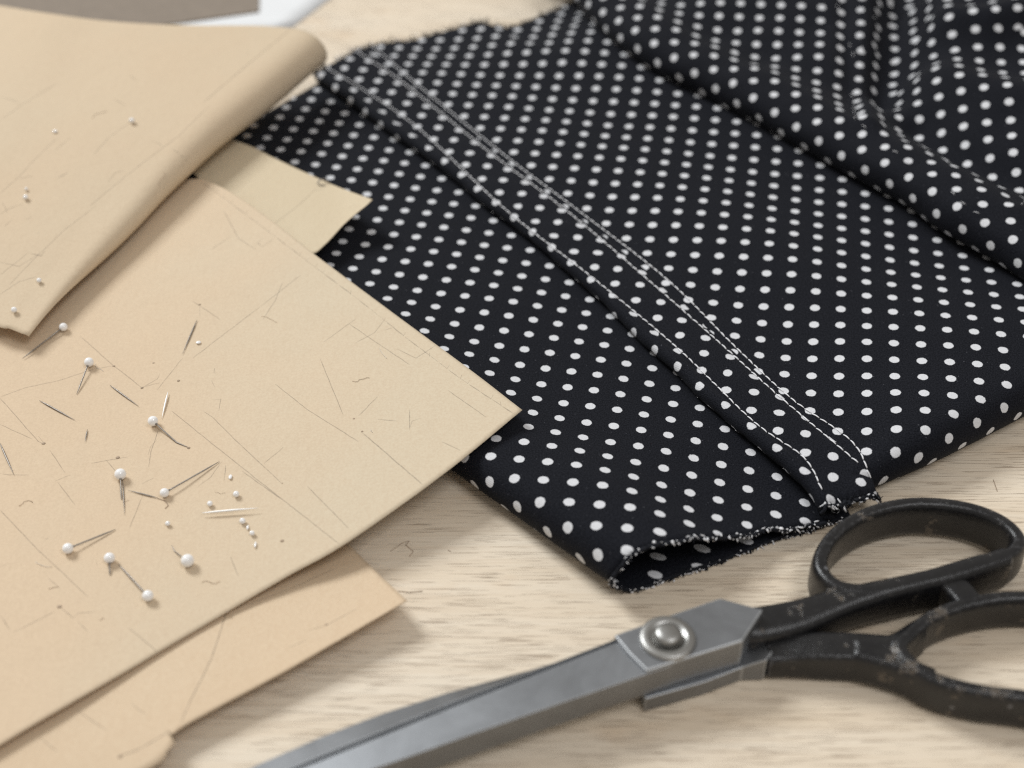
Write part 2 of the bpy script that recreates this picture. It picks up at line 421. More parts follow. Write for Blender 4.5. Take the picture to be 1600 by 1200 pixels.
# right panel with rolled front fold
NT2 = 120
fr = crom([P(1300, 790, .4), P(1368, 757, .4), P(1440, 722, .4), P(1520, 682, .4), P(1600, 640, .4), P(1800, 535, .4)], NT2)
bk = crom([P(528, 100, .65), P(575, 68, .7)]+PL([(640, 50), (690, 44), (740, 38), (790, 50), (850, 34), (890, 16), (960, -25), (1150, -80)], 1.0), NT2)
lf = [xy(el[j]).lerp(xy(rp[j]), .40) for j in range(NS)]
rt = crom([P(1800, 535, .5), P(1500, 150, .5), P(1150, -80, .5)], NS)
fr[0] = lf[0].copy(); bk[0] = lf[-1].copy()
fr = [xy(p) for p in fr]; bk = [xy(p) for p in bk]
g = coons(fr, bk, lf, [xy(p) for p in rt], NT2, NS)
RF = .42
def zr(p, a, s):
    z = .62+.24*sm(0, .12, a)+.20*sm(.1, .35, a)
    z += .10*nz(p.x*.17+5, p.y*.17, 1)+.03*nz(p.x*.5, p.y*.5, 5)
    z += .10*math.sin(p.x*.55+p.y*.62+.6)*sm(.08, .25, a)*sm(0, .15, s)
    z += .42*sm(.12, .45, a)*sm(.45, 1, s)
    z += .30*sm(.10, .28, a)*(1-sm(0, .28, s))
    e = sm(.86, 1, s)
    return z*(1-e*.35)+.10*e*nz(a*14, 3.3)
rows, uvs = [], []
fd = Vector((g[0][-1].y-g[0][0].y, -(g[0][-1].x-g[0][0].x), 0)).normalized()
if fd.y > 0: fd = -fd
for j in range(9, -1, -1):                                  # the front roll and the part tucked under
    row = []
    for i in range(NT2):
        a = i/(NT2-1); p0 = g[0][i]; zt = zr(p0, a, 0); rr = zt/2*.96
        th = math.pi*(j+1)/10
        row.append(p0+fd*(rr*math.sin(th)-RF)+Vector((0, 0, zt-rr+rr*math.cos(th)))); uvs.append((p0.x+fd.x*(rr*th-RF), p0.y+fd.y*(rr*th-RF)))
    rows.append(row)
for j in range(NS):
    row = []
    for i in range(NT2):
        p = g[j][i]; a = i/(NT2-1); s = j/(NS-1)
        p2 = p-fd*RF*0+fd*(-RF)*(1-sm(0, .12, s))
        q = p2+Vector((0, 0, zr(p2, a, s)))
        if j > NS-5: q += Vector((.05*nz(i*.6, 7), .10*nz(i*.55, 9)*(j-NS+5)/4, 0))
        row.append(q); uvs.append((p2.x, p2.y))
    rows.append(row)
RROWS = rows
v_ = flat(rows); f_ = up_faces(v_, grid_faces(len(rows), NT2))
build('upper_panel', v_, f_, M['cloth'], fabric, uvs=uvs, reg='right', thick=.035)
# stitched band over the join
rows, uvs = [], []; al = 0; NBW = 26
for j in range(NS):
    s = j/(NS-1)
    if j: al += (xy(el[j]).lerp(xy(rp[j]), .5)-xy(el[j-1]).lerp(xy(rp[j-1]), .5)).length
    a_, b_ = el[j], rp[j]; d = xy(b_-a_); W = d.length; d.normalize()
    pk = .035*nz(al*1.1, 2.5)+.035*nz(al*2.6, 8.1); hb = .05*nz(al*.7, 5)
    row = []
    prof = [(.42, .44), (.26, .47), (.11, .55), (.03, .65), (0, .76), (.03, .87), (.10, .955), (.20, .99), (.31, .955), (.40, .90), (.50, .905)]
    for x, z in prof: row.append(xy(a_)+d*(x+pk*(1 if x < .3 else .3))+Vector((0, 0, z+hb)))
    for k in range(NBW):
        t = (k+1)/NBW; x = .5+(W-.5)*t
        z = .885+.05*math.sin(math.pi*t)-.05*sm(.75, .97, t)+.025*nz(al*.9, t*3, 2)
        row.append(xy(a_)+d*x+Vector((0, 0, z+hb*(1-t))))
    row.append(xy(b_)+d*.03+Vector((0, 0, .76)))
    if j == 0:
        for i, p in enumerate(row): p += Vector((.1*nz(i*.5, 1), .14*nz(i*.4, 6)-.04, -.05))
    if s < .06:
        for i, p in enumerate(row): p.z -= .18*(1-s/.06)
    rows.append(row); acc = 0
    acc = -.25
    for i, p in enumerate(row):
        if i: acc += (p-row[i-1]).length
        uvs.append((a_.x+d.x*acc, a_.y+d.y*acc))
BROWS = rows
v_ = flat(rows); f_ = grid_faces(NS, len(rows[0]))
k0 = len(prof)+5; nn = (rows[5][k0+1]-rows[5][k0]).cross(rows[6][k0]-rows[5][k0])
if nn.z < 0: f_ = [tuple(reversed(f)) for f in f_]
band = build('stitched_band', v_, f_, M['cloth_band'], fabric, uvs=uvs, reg='band', thick=.03)
CL = ['left', 'right', 'band']
def stitches(path, keys, ln, gap, rad, skip=0.0, wob=.02):
    path = [(p.x, p.y) for p in crom([Vector((a, b, 0)) for a, b in path[:1]+path[2:-2:2]+path[-1:]] if len(path) > 14 and 'band' in keys else [Vector((a, b, 0)) for a, b in path], 120)]
    pts, ns = drape_px(path, keys, 5, .0); mb = MB()
    c = crom(pts, max(8, int(sum((pts[i+1]-pts[i]).length for i in range(len(pts)-1))/.045)))
    L = 0; i = 0; cur = []
    seg = int((ln)/.045); gp = max(1, int(gap/.045))
    up = Vector((0, -.25, 1)).normalized()
    while i+seg < len(c):
        if random.random() >= skip:
            side = (c[i+seg]-c[i]).cross(up).normalized()*random.uniform(-wob, wob)
            q = []
            for k in range(seg+1):
                t = k/seg; q.append(c[i+k]+up*(.012+.022*math.sin(math.pi*t))+side*(t-.5)*2)
            mb.tube(q, [rad*(.72+.28*math.sin(math.pi*k/seg)) for k in range(seg+1)], 6)
        i += seg+gp
    return mb
ST1 = [(512, 108), (528, 112), (565, 139), (601, 165), (657, 204), (721, 259), (792, 330), (860, 379), (935, 442), (994, 500), (1061, 547), (1129, 612), (1177, 659), (1215, 690), (1256, 716), (1286, 755), (1287, 772)]
ST2 = [(556, 80), (564, 82), (631, 131), (695, 184), (759, 234), (819, 281), (894, 337), (939, 373), (1017, 442), (1084, 500), (1125, 537), (1185, 592), (1222, 624), (1275, 669), (1342, 725)]
ST3 = [(577, 68), (583, 76), (650, 131), (744, 206), (792, 246), (849, 287), (909, 334), (972, 382), (1044, 439), (1106, 500), (1147, 541), (1189, 579), (1237, 624), (1271, 650), (1331, 691), (1352, 722), (1362, 752)]
for pth in (ST1, ST2, ST3):
    tag(stitches(pth, CL, .25, .03, .019, wob=.012).make('stitch_line', M['thread'], band), kind='stuff')
# frayed raw edges
def fray(line, dens, out, white=.45, spread=.06, lmax=.3):
    mb = MB(); L = sum((line[i+1]-line[i]).length for i in range(len(line)-1))
    c = crom(line, max(10, int(L/.03)))
    for _ in range(int(L*dens)):
        i = random.randrange(1, len(c)-1); p = c[i]+Vector([random.gauss(0, spread) for _ in range(3)])*.6
        p.z = max(p.z, .03)
        t = (c[min(i+2, len(c)-1)]-c[max(0, i-2)]).normalized()
        wh = random.random() < white*(.35+1.3*max(0, .5+nz(i*.13, 3.7, line[0].x)))
        mi = 0 if wh else 1
        if random.random() < .2 and wh:
            r = random.uniform(.018, .042); mb.ball(p, r, 6, 4, mi, (random.uniform(.5, 1.8), random.uniform(.5, 1.6), random.uniform(.5, 1.1))); continue
        ln = random.uniform(.07, lmax); d = (t*random.gauss(0, .9)+out*random.uniform(.1, 1.1)+Vector((0, 0, random.gauss(.05, .5)))).normalized()
        b = Vector([random.gauss(0, .35) for _ in range(3)])
        q = [p, p+(d+b*.2)*ln*.4, p+(d+b*.6)*ln*.75, p+(d+b)*ln]
        for e in q: e.z = max(e.z, .02)
        rd = random.uniform(.010, .026); mb.tube(q, [rd, rd, rd*.9, rd*.5], 5, mi)
    return mb
TW = [M['thread'], M['thread_black']]
outF = Vector((.25, -1, 0)).normalized()
rim = [LROWS[0][i] for i in range(NB+NA-1+NT-6)]
def rolled(line, rad):
    c = crom(line, 140); mb = MB()
    mb.tube([p+Vector((.02*nz(i*.9, 1), .02*nz(i*.9, 5)-.01, .01*nz(i*.7, 9)+(.03 if p.z < .08 else 0))) for i, p in enumerate(c)], [rad*(1+.45*nz(i*.8, 3)) for i in range(140)], 7)
    return mb
rolled(rim, .05).make('hem_edge', M['thread_black'], fabric); rolled(BROWS[0][4:], .05).make('hem_edge', M['thread_black'], fabric)
tag(fray(rim, 50, outF, .40, .045, .085).make('frayed_edge', None, fabric, mats=TW), kind='stuff')
tag(fray(BROWS[0][6:], 60, outF, .36, .06, .14).make('frayed_edge', None, fabric, mats=TW), kind='stuff')
tag(fray(BROWS[-1], 30, -outF, .3, .07, .22).make('frayed_edge', None, fabric, mats=TW), kind='stuff')
tag(fray(RROWS[-1], 26, -outF, .12, .06, .22).make('frayed_edge', None, fabric, mats=TW), kind='stuff')
tag(fray([LROWS[j][NB+NA-1+NT-1].lerp(BROWS[j][3], .9) for j in range(4, NS-10)], 1.6, Vector((-.8, -.5, 0)), .5, .04, .10).make('frayed_edge', None, fabric, mats=TW), kind='stuff')

# ------------------------------------------------------------------ upper, rumpled polka dot fabric
NTD, ROLL = 230, 16
fp = crom(PL([(770, -95), (830, -50), (880, 0), (935, 58), (1000, 108), (1100, 153), (1200, 203), (1300, 258), (1390, 308), (1480, 368), (1560, 413), (1600, 437), (1740, 520)], 1.35), NTD)
ch = xy(fp[-1]-fp[0]).normalized(); nd = Vector((-ch.y, ch.x, 0))
if nd.y < 0: nd = -nd
def feat(px, z, amp, wd, end=0.0): return ([xy(P(a, b, z)) for a, b in px], amp, wd)
FE = [feat([(1060, 92), (1150, 98), (1230, 100), (1290, 130)], 2.1, -.05, .8),
      feat([(1150, 128), (1250, 170), (1320, 205)], 2.2, .08, .7),
      feat([(1312, 0), (1318, 70), (1328, 120), (1334, 190)], 2.1, -.16, .3),
      feat([(1352, 10), (1352, 80), (1352, 150), (1365, 200)], 2.2, .28, .5),
      feat([(1415, 10), (1402, 60), (1392, 110), (1385, 160)], 1.6, -1.15, 1.2),
      feat([(1460, -10), (1452, 30), (1462, 58)], 2.4, .35, .5),
      feat([(1470, 64), (1530, 72), (1620, 64), (1700, 58)], 2.6, .6, .7),
      feat([(1560, 0), (1640, -10), (1750, -20)], 3.4, .7, 2.2),
      feat([(1440, 190), (1500, 230), (1560, 262), (1640, 300)], 2.2, -.55, .7),
      feat([(1450, 130), (1540, 160), (1640, 190)], 2.4, .55, 1.0),
      feat([(1345, 195), (1400, 250), (1470, 300), (1530, 338), (1620, 335)], 2.3, .13, .5),
      feat([(1330, 215), (1395, 262), (1465, 312), (1525, 350)], 2.2, -.05, .2),
      feat([(950, 30), (1060, 30), (1200, 20)], 2.2, .10, 1.2)]
def segd(p, a, b):
    ab = b-a; t = max(0, min(1, (p-a).dot(ab)/max(1e-9, ab.dot(ab)))); return (p-a-ab*t).length
def hz(p):
    h = 0
    for ln, amp, wd in FE:
        d = min(segd(p, ln[k], ln[k+1]) for k in range(len(ln)-1))
        if d < 3.2*wd: h += amp*math.exp(-(d/wd)**2)
    return h
cols = []; SD = []
x = 0
while x < 22: SD.append(x); x += .055 if x < 11 else .2
allp = []
for i in range(NTD):
    p0 = xy(fp[i]); r = .66+.08*nz(i*.03, 4)+.04*nz(i*.12, 2)
    zb = 1.02+.05*nz(i*.05, 8)+.4*(1-sm(.15, .6, i/NTD))
    col = []
    for k in range(ROLL):
        ph = -1.5+(1.5+math.pi/2)*k/ROLL
        wv = .05*nz(i*.09, k*.2, 5)
        col.append(p0+nd*(r-(r+wv)*math.cos(ph))+Vector((0, 0, zb+r+(r+wv)*math.sin(ph))))
    zt = zb+2*r
    for s in SD:
        p = p0+nd*(r+s)
        wgt = sm(-.1, .9, s)
        z = zt+.06*math.sin(min(s, 1.2)*2.6)-.16*sm(.4, 1.9, s)+.17*max(0, s-1.7)*sm(1.7, 3, s)*(1-.5*sm(6, 14, s))+wgt*hz(p)+.05*nz(p.x*.4, p.y*.4, 2)*wgt+.10*nz(p.x*.12, p.y*.12, 6)*wgt
        col.append(p+Vector((0, 0, max(z, 1.0))))
    cols.append(col)
rows = cols; nc = len(cols[0]); uvs = []
for i in range(NTD):
    acc = 0; o = xy(fp[i])
    for k in range(nc):
        if k:
            acc += (cols[i][k]-cols[i][k-1]).length
        uvs.append((o.x+nd.x*(acc-1.0), o.y+nd.y*(acc-1.0)))
import numpy as np                                           # relax the print so that it neither stretches nor shears in the folds
X3 = np.array([[p[:] for p in c] for c in cols]); U2 = np.array(uvs).reshape(NTD, nc, 2)
prs = [((slice(0, -1), slice(None)), (slice(1, None), slice(None))), ((slice(None), slice(0, -1)), (slice(None), slice(1, None))),
       ((slice(0, -1), slice(0, -1)), (slice(1, None), slice(1, None))), ((slice(0, -1), slice(1, None)), (slice(1, None), slice(0, -1)))]
L3 = [np.linalg.norm(X3[a]-X3[b_], axis=-1) for a, b_ in prs]
for it in range(900):
    D = np.zeros_like(U2)
    for (a, b_), l in zip(prs, L3):
        e = U2[b_]-U2[a]; n_ = np.linalg.norm(e, axis=-1)+1e-9; c_ = (e*((n_-l)/n_*.5)[..., None])
        D[a] += c_; D[b_] -= c_
    U2 = U2+D*.24
uvs = [tuple(p) for p in U2.reshape(-1, 2)]
v_ = flat(cols); f_ = up_faces(v_, grid_faces(NTD, nc))
drape = tag(build('rumpled_fabric', v_, f_, M['cloth_top'], uvs=uvs, reg='drape', thick=.035), 'rumpled black and white polka dot cloth heaped over the folded one, with deep creases', 'fabric')
SEAM = [(1308, 8), (1313, 40), (1322, 60), (1332, 82), (1330, 108), (1326, 125), (1333, 160), (1336, 186), (1352, 200), (1374, 222), (1402, 240), (1440, 268), (1486, 300), (1512, 325), (1530, 334), (1560, 336), (1582, 322), (1620, 316)]
mb = stitches(SEAM, ['drape'], .2, .36, .009, .55, .03)
tag(mb.make('seam_stitches', M['thread'], drape), kind='stuff')

# ------------------------------------------------------------------ sheets of pattern paper
def sheet(name, bot, top, left, right, nu, nv, m, label, reg, waves=.04, thick=.014, ragged=0.0, extra=None, coarse=None):
    g = coons([P(*p) for p in (coarse or bot)], [P(*p) for p in top], [P(*p) for p in left], [P(*p) for p in right], nu, nv)
    if coarse:                                               # notches of the cut front edge stay near that edge
        fine = crom([P(*p) for p in bot], nu); dev = [a-b for a, b in zip(fine, g[0])]
        for j in range(nv):
            k = max(0, 1-j/(nv-1)/.13)**2
            for i in range(nu): g[j][i] = g[j][i]+dev[i]*k
    for j, r in enumerate(g):
        for i, p in enumerate(r):
            p.z += waves*nz(p.x*.18, p.y*.18, len(reg))+waves*.3*nz(p.x*.6, p.y*.6, 4)
            if extra: extra(p, i/(nu-1), j/(nv-1))
            if ragged and (j in (0, nv-1) or i in (0, nu-1)):
                p.x += ragged*nz(p.x*2.2, p.y*2.2, 1); p.y += ragged*nz(p.x*2.2, p.y*2.2, 7)
    v_ = flat(g); f_ = up_faces(v_, grid_faces(nv, nu))
    return tag(build(name, v_, f_, m, reg=reg, thick=thick), label, 'pattern paper', 'sheets of kraft pattern paper')
# white sheet and taupe card at the back
tag(build('white_sheet', v_ := flat(coons([P(-60, 75, .03), P(452, 46, .03)], [P(-60, -60, .03), P(590, -60, .03)], [P(-60, 75, .03), P(-60, -60, .03)], [P(452, 46, .03), P(513, 0, .03), P(590, -60, .03)], 14, 8)), up_faces(v_, grid_faces(8, 14)), M['white'], thick=.02),
    'blank white sheet under the taupe card at the back', 'paper')
def slab(name, pts, z0, z1, m, **kw):
    n = len(pts); vs = [Vector((p.x, p.y, z0)) for p in pts]+[Vector((p.x, p.y, z1)) for p in pts]
    fs = [tuple(reversed(range(n))), tuple(range(n, 2*n))]+[(i, (i+1) % n, n+(i+1) % n, n+i) for i in range(n)]
    return build(name, vs, fs, m, smooth=False, **kw)
tag(slab('taupe_card', PL([(-80, 70), (160, 50), (285, 34), (404, 17), (406, -60), (-80, -60)], .1)[::1], .04, .10, M['card']), 'plain taupe grey card lying behind the curled pattern paper', 'card')
# lowest sheet, at the front left
sheet('pattern_sheet', [(-260, 1420, .05), (60, 1290, .1), (236, 1200, .42), (262, 1172, .48), (274, 1160, .5), (279, 1140, .5), (460, 1041, .56), (636, 938, .72)],
      [(-260, 800, .03), (0, 820, .03), (300, 780, .03), (480, 790, .06)], [(-260, 1420, .05), (-260, 800, .03)], [(636, 938, .72), (588, 893, .35), (540, 846, .12), (480, 790, .06)],
      110, 60, M['paper_warm'], 'warm brown pattern sheet at the bottom of the stack with a notched front edge', 'D', .03, coarse=[(-260, 1420, .05), (60, 1275, .2), (270, 1147, .5), (460, 1041, .56), (636, 938, .72)])
# small strip on the fabric
def cx(p, u, v): p.z += .28*sm(.8, 1, u)*sm(.25, .0, abs(v-.9)) if False else 0
sheet('pattern_sheet', [(345, 318, 1.1), (440, 376, 1.18), (484, 396, 1.27), (508, 382, 1.3), (540, 348, 1.36), (576, 318, 1.62)], [(230, 190, 1.1), (330, 210, 1.15), (390, 228, 1.2), (430, 248, 1.22), (500, 280, 1.27), (538, 296, 1.36), (582, 312, 1.66)],
      [(345, 318, 1.1), (230, 190, 1.1)], [(576, 318, 1.62), (582, 312, 1.66)], 80, 40, M['paper_green'], 'small pale pattern strip with a torn curling tip resting on the dotted fabric', 'C', .02)
# main sheet with the pins
def bex(p, u, v): pass
sheet('pattern_sheet', [(-260, 1325, .25), (0, 1165, .32), (100, 1106, .38), (200, 1048, .40), (355, 956, .36), (450, 900, .55), (545, 846, .85), (700, 735, 1.25), (816, 640, 1.42)],
      [(-260, 640, .35), (0, 440, .7), (190, 315, 1.05), (270, 283, 1.22), (315, 279, 1.34)], [(-260, 1325, .25), (-260, 640, .35)], [(816, 640, 1.42), (740, 582, 1.36), (640, 508, 1.32), (540, 433, 1.32), (485, 392, 1.36), (425, 345, 1.38), (360, 300, 1.40), (315, 279, 1.34)],
      170, 110, M['paper'], 'large pattern sheet covered with pearl pins, its pointed corner on the dotted fabric', 'B', .035)
# curled sheet
NR = 90
tl = crom([P(34, 521, 1.15), P(99, 432, 1.5), P(187, 322, 1.98), P(301, 186, 2.6), P(460, 44, 2.9)], NR)
ga = coons([P(-260, 420, 1.2), P(-60, 488, 1.15), P(0, 511, 1.15), P(14, 513, 1.15), P(34, 521, 1.15)], [P(-260, -50, 2.6), P(-60, -2, 2.8), P(0, 9, 2.9), P(80, 22, 3.0), P(160, 32, 2.95), P(230, 38, 2.95), P(300, 40, 2.95), P(400, 40, 2.92), P(460, 44, 2.9)],
           [P(-260, 420, 1.2), P(-260, -50, 2.6)], tl, 70, NR)
rows = []
for j in range(NR):
    s = j/(NR-1); a = tl[max(0, j-3)]; b = tl[min(NR-1, j+3)]; ax = (b-a).normalized()
    o = Vector((ax.y, -ax.x, 0)).normalized(); dn = ax.cross(o); dn = dn if dn.z < 0 else -dn
    rr = (.20+.54*sm(-.1, 1, s))+.03*nz(s*6, 2); te = R(55+110*sm(0, .35, s)); row = []
    for i, p in enumerate(ga[j]):
        e = 1-sm(.8, 1, i/69)
        p.z += e*(.06*nz(p.x*.14, p.y*.14, 2)+.015*nz(p.x*.5, p.y*.5)); row.append(p)
    q = tl[j].copy(); ds = rr*te/30*1.08
    for k in range(1, 31):
        th = te*((k-.5)/30)**1.75
        q = q+o*(math.cos(th)*ds)+dn*(math.sin(th)*ds); row.append(q)
    if s > .3:
        t2 = (o*math.cos(te)+dn*math.sin(te))
        for k in range(1, 5): row.append(row[69+30]+t2*(.18*k*sm(.3, .5, s)))
    else:
        for k in range(1, 5): row.append(row[69+30]+(row[69+30]-row[69+29])*.01*k)
    rows.append(row)
v_ = flat(rows); f_ = up_faces(v_, grid_faces(NR, len(rows[0])))
tag(build('pattern_sheet', v_, f_, M['paper_roll'], reg='A', thick=.014), 'big pattern sheet at the top left whose long edge is rolled under', 'pattern paper', 'sheets of kraft pattern paper')
sheets = {k: o for k, o in zip('DCBA', [o for o in COL.objects if o.name.startswith('pattern_sheet')])}
PK = ['A', 'B', 'C', 'D']

# ------------------------------------------------------------------ pencil marks and loose fibres
def pencil(par, keys, lines, name='pencil_marks'):
    mb = MB()
    for ln in lines:
        wd = .02
        if not isinstance(ln[0], tuple): wd, ln = ln[0], ln[1]
        pts, ns = drape_px(ln, keys, 8, .005, .35); mb.ribbon(pts, ns, wd)
    tag(mb.make(name, M['pencil'], sheets[par]), kind='stuff')
def dashes(path, on, off, wd, tick=.0):
    res = []
    for a, b in zip(path[:-1], path[1:]):
        L = math.hypot(b[0]-a[0], b[1]-a[1]); d = 0
        while d < L:
            e = min(L, d+on*random.uniform(.6, 1.5)); q = lambda t: (a[0]+(b[0]-a[0])*t/L, a[1]+(b[1]-a[1])*t/L)
            res.append((wd*random.uniform(.7, 1.2), [q(d), q(e)]))
            if random.random() < tick:
                x, y = q(e); res.append((wd, [(x-1, y+1), (x+random.uniform(-2, 4), y+random.uniform(-7, -3))]))
            d = e+off*random.uniform(.4, 1.4)
    return res
hem = [(312, 283), (340, 302), (420, 362), (480, 408), (560, 468), (640, 532), (720, 592), (802, 646)]
Bl = dashes(hem, 18, 2.5, .032, .5)
Bl += [[(408, 478), (301, 560)], [(470, 430), (408, 478)], [(556, 498), (505, 535)], [(545, 506), (640, 570)], (.028, [(565, 675), (660, 757)]), [(500, 560), (536, 648)],
       [(285, 560), (245, 610)], [(0, 620), (40, 606), (90, 595), (150, 576), (176, 572)], [(125, 525), (178, 572), (222, 606)], [(0, 622), (60, 690), (70, 694)], (.03, [(60, 682), (70, 694)]),
       [(78, 704), (101, 738)], [(90, 753), (118, 790)], [(0, 663), (50, 686)], [(268, 642), (330, 692), (410, 756), (530, 850)], [(330, 650), (365, 685), (440, 755)], [(0, 797), (60, 860), (137, 932)],
       [(223, 775), (202, 826)], [(248, 670), (236, 706), (232, 730)], [(165, 718), (186, 742)], [(143, 724), (200, 714)], [(75, 903), (93, 918)], [(93, 948), (114, 966), (122, 958), (150, 956)], [(122, 972), (138, 987)],
       [(20, 988), (50, 974), (86, 955)], [(0, 960), (16, 985)], [(200, 980), (260, 1030)], [(310, 760), (330, 745), (346, 722)], [(353, 727), (350, 752)], [(378, 736), (440, 780)], [(443, 699), (412, 725)], [(222, 756), (240, 747)],
       [(0, 740), (15, 742), (45, 742)], [(85, 752), (110, 742)], [(335, 575), (334, 583)], (.03, [(335, 575), (336, 584)]), (.03, [(331, 595), (335, 604)]), [(333, 625), (345, 624), (342, 642)], [(318, 643), (332, 652)],
       [(250, 598), (222, 605)], [(222, 606), (246, 592), (250, 584)], [(312, 479), (312, 494)], [(410, 500), (430, 470), (442, 440)], [(345, 500), (300, 470)], [(430, 600), (480, 640), (560, 690)], [(620, 545), (650, 560), (680, 540)],
       [(600, 500), (585, 520), (555, 536)], [(605, 505), (616, 512), (600, 516)], [(640, 640), (640, 672)], [(590, 655), (620, 658)], [(480, 760), (545, 826)], [(360, 870), (372, 900)], [(150, 875), (152, 884)], [(0, 886), (14, 880)],
       [(690, 690), (720, 704)], [(590, 620), (560, 650)], [(700, 610), (760, 652)], [(350, 330), (372, 372), (400, 390)], [(412, 372), (402, 380), (410, 386), (428, 372)], [(330, 390), (360, 370)]]
for _ in range(3):                                          # short stray strokes
    x, y = random.uniform(20, 700), random.uniform(480, 1000)
    if y > 1150-x*.62 or y < 560-.2*x or (x > 500 and y < x*.72+60): continue
    a = random.uniform(0, 6.28); l = random.uniform(5, 34); c = random.uniform(-.5, .5)
    Bl.append((random.uniform(.010, .018), [(x, y), (x+l*.5*math.cos(a), y+l*.4*math.sin(a)), (x+l*math.cos(a+c), y+l*.8*math.sin(a+c))]))
pencil('B', ['B'], Bl)
pencil('A', ['A'], [(.028, [(455, 45), (400, 90), (318, 160)]), [(327, 165), (280, 212), (240, 242), (197, 275), (140, 322)], [(150, 322), (100, 360), (60, 398), (15, 445)], (.035, [(48, 396), (64, 400), (70, 392)]), [(45, 394), (0, 430)],
                    [(0, 302), (30, 276), (60, 243), (90, 216)], (.04, [(30, 279), (50, 275)]), (.045, [(91, 278), (106, 270)]), [(212, 185), (170, 215), (146, 242)], [(236, 220), (250, 225), (254, 230)], (.035, [(270, 233), (285, 244), (297, 257)]),
                    [(168, 285), (180, 270), (196, 266)], [(0, 335), (14, 326), (36, 318)], [(4, 316), (12, 332)], (.05, [(204, 118), (212, 126)]), (.03, [(178, 155), (196, 164)]), [(0, 150), (35, 162)], (.05, [(42, 343), (49, 339)]),
                    [(0, 188), (40, 160), (90, 130)], [(0, 410), (30, 416), (60, 398)], [(282, 260), (290, 257)], [(6, 355), (20, 342)], [(110, 215), (85, 236)], [(55, 365), (62, 362)], [(0, 460), (30, 440), (60, 432)]])
pencil('C', ['C'], [[(425, 352), (460, 326), (500, 290)], [(492, 300), (512, 290)], [(545, 325), (555, 318)]])
pencil('D', ['D'], [(.03, [(354, 957), (330, 1030), (300, 1090), (282, 1130)]), [(356, 955), (450, 922), (524, 888)], [(483, 985), (510, 977)], [(510, 977), (558, 951)], (.03, [(185, 1182), (215, 1172), (270, 1140)]), [(120, 1110), (165, 1140)],
                    [(205, 1098), (215, 1108), (228, 1116)], [(335, 1057), (345, 1056)], [(60, 1150), (90, 1175)], [(480, 1000), (450, 1012)]])
# specks
mb = MB()
for x, y, r in [(441, 845, .045), (93, 948, .05), (510, 976, .035), (188, 1182, .045), (355, 956, .035), (68, 693, .05), (312, 476, .035), (553, 654, .03), (566, 674, .03), (184, 715, .05), (441, 755, .02), (295, 700, .04), (222, 606, .04), (178, 572, .035), (279, 595, .04), (240, 567, .03)]:
    h, n = hit(x, y, PK); mb.ball(h, r, 7, 5, 0, (1.2, 1, .5))
mb2 = MB()
for k in range(17):                                          # loose hair-thin fibres lying about
    if k < 15:
        x, y = random.uniform(0, 720), random.uniform(500, 1050)
        if y > 1150-x*.62 or (x > 500 and y < x*.72+70): continue
        keys = PK
    else: x, y, keys = random.uniform(0, 330), random.uniform(90, 420), PK
    a = random.uniform(0, 6.28); l = random.uniform(8, 38); pts = []
    for q in range(8):
        pts.append((x, y)); a += random.gauss(0, .45); x += l/8*math.cos(a); y += l/8*.75*math.sin(a)
    p3, n3 = drape_px(pts, keys, 6, .014)
    (mb2).tube(p3, random.uniform(.003, .0065), 4, 0 if random.random() < .62 else 1)
for pts in ([(610, 862), (630, 848), (640, 846), (634, 852), (646, 862), (640, 870)], [(1458, 780), (1470, 786), (1474, 794)], [(1552, 750), (1558, 768)], [(700, 860), (704, 862)], [(622, 924), (640, 926), (660, 924)]):
    p3, n3 = drape_px(pts, ['table'], 4, .012); mb2.tube(p3, .008, 5, 0)
mb2.v += mb.v and []; 
b0 = len(mb2.v); mb2.v += mb.v; mb2.f += [tuple(i+b0 for i in f) for f in mb.f]; mb2.m += [0]*len(mb.f)
tag(mb2.make('loose_fibres', None, mats=[M['fibre'], M['fibre_pale']]), 'fine loose fibres and specks scattered over the pattern paper', 'lint', kind='stuff')

# ------------------------------------------------------------------ pins, needles and beads
GP = 'pins and needles scattered on the pattern paper'
def shaft_pts(a, b, n=10, bow=0.0, side=None):
    side = side or Vector((0, 0, 1))
    return [a.lerp(b, k/(n-1))+side*bow*math.sin(math.pi*k/(n-1)) for k in range(n)]
def pin(head, tip, label, r=.134, keys=('A', 'B', 'D', 'C'), bend=None, lift=.02, rad=.019, m='pin'):
    h, n = hit(*head, keys); c = P(head[0], head[1], h.z+r+.005)
    t, n2 = hit(*tip, keys); t = t+Vector((0, 0, lift))
    o = empty('pearl_pin', h, label, 'pin', GP)
    mb = MB(); mb.ball(c, r, 20, 14); mb.make('pin_head', M['pearl'], o)
    d = (t-c).normalized(); mb = MB()
    pts = shaft_pts(c+d*r*.8, t, 12)
    if bend:
        e, _ = hit(*bend, keys); e = e+Vector((0, 0, .02)); pts += shaft_pts(t, e, 6)[1:]
    nn = len(pts); mb.tube(pts, [rad*(1 if k < nn*.7 else max(.12, 1-(k-nn*.7)/(nn*.3))) for k in range(nn)], 8); mb.make('pin_shaft', M[m], o)
    mb = MB(); mb.tube([c+d*r*.85, c+d*(r+.03)], [.038, .028], 8); mb.make('collar', M[m], o)
    return o
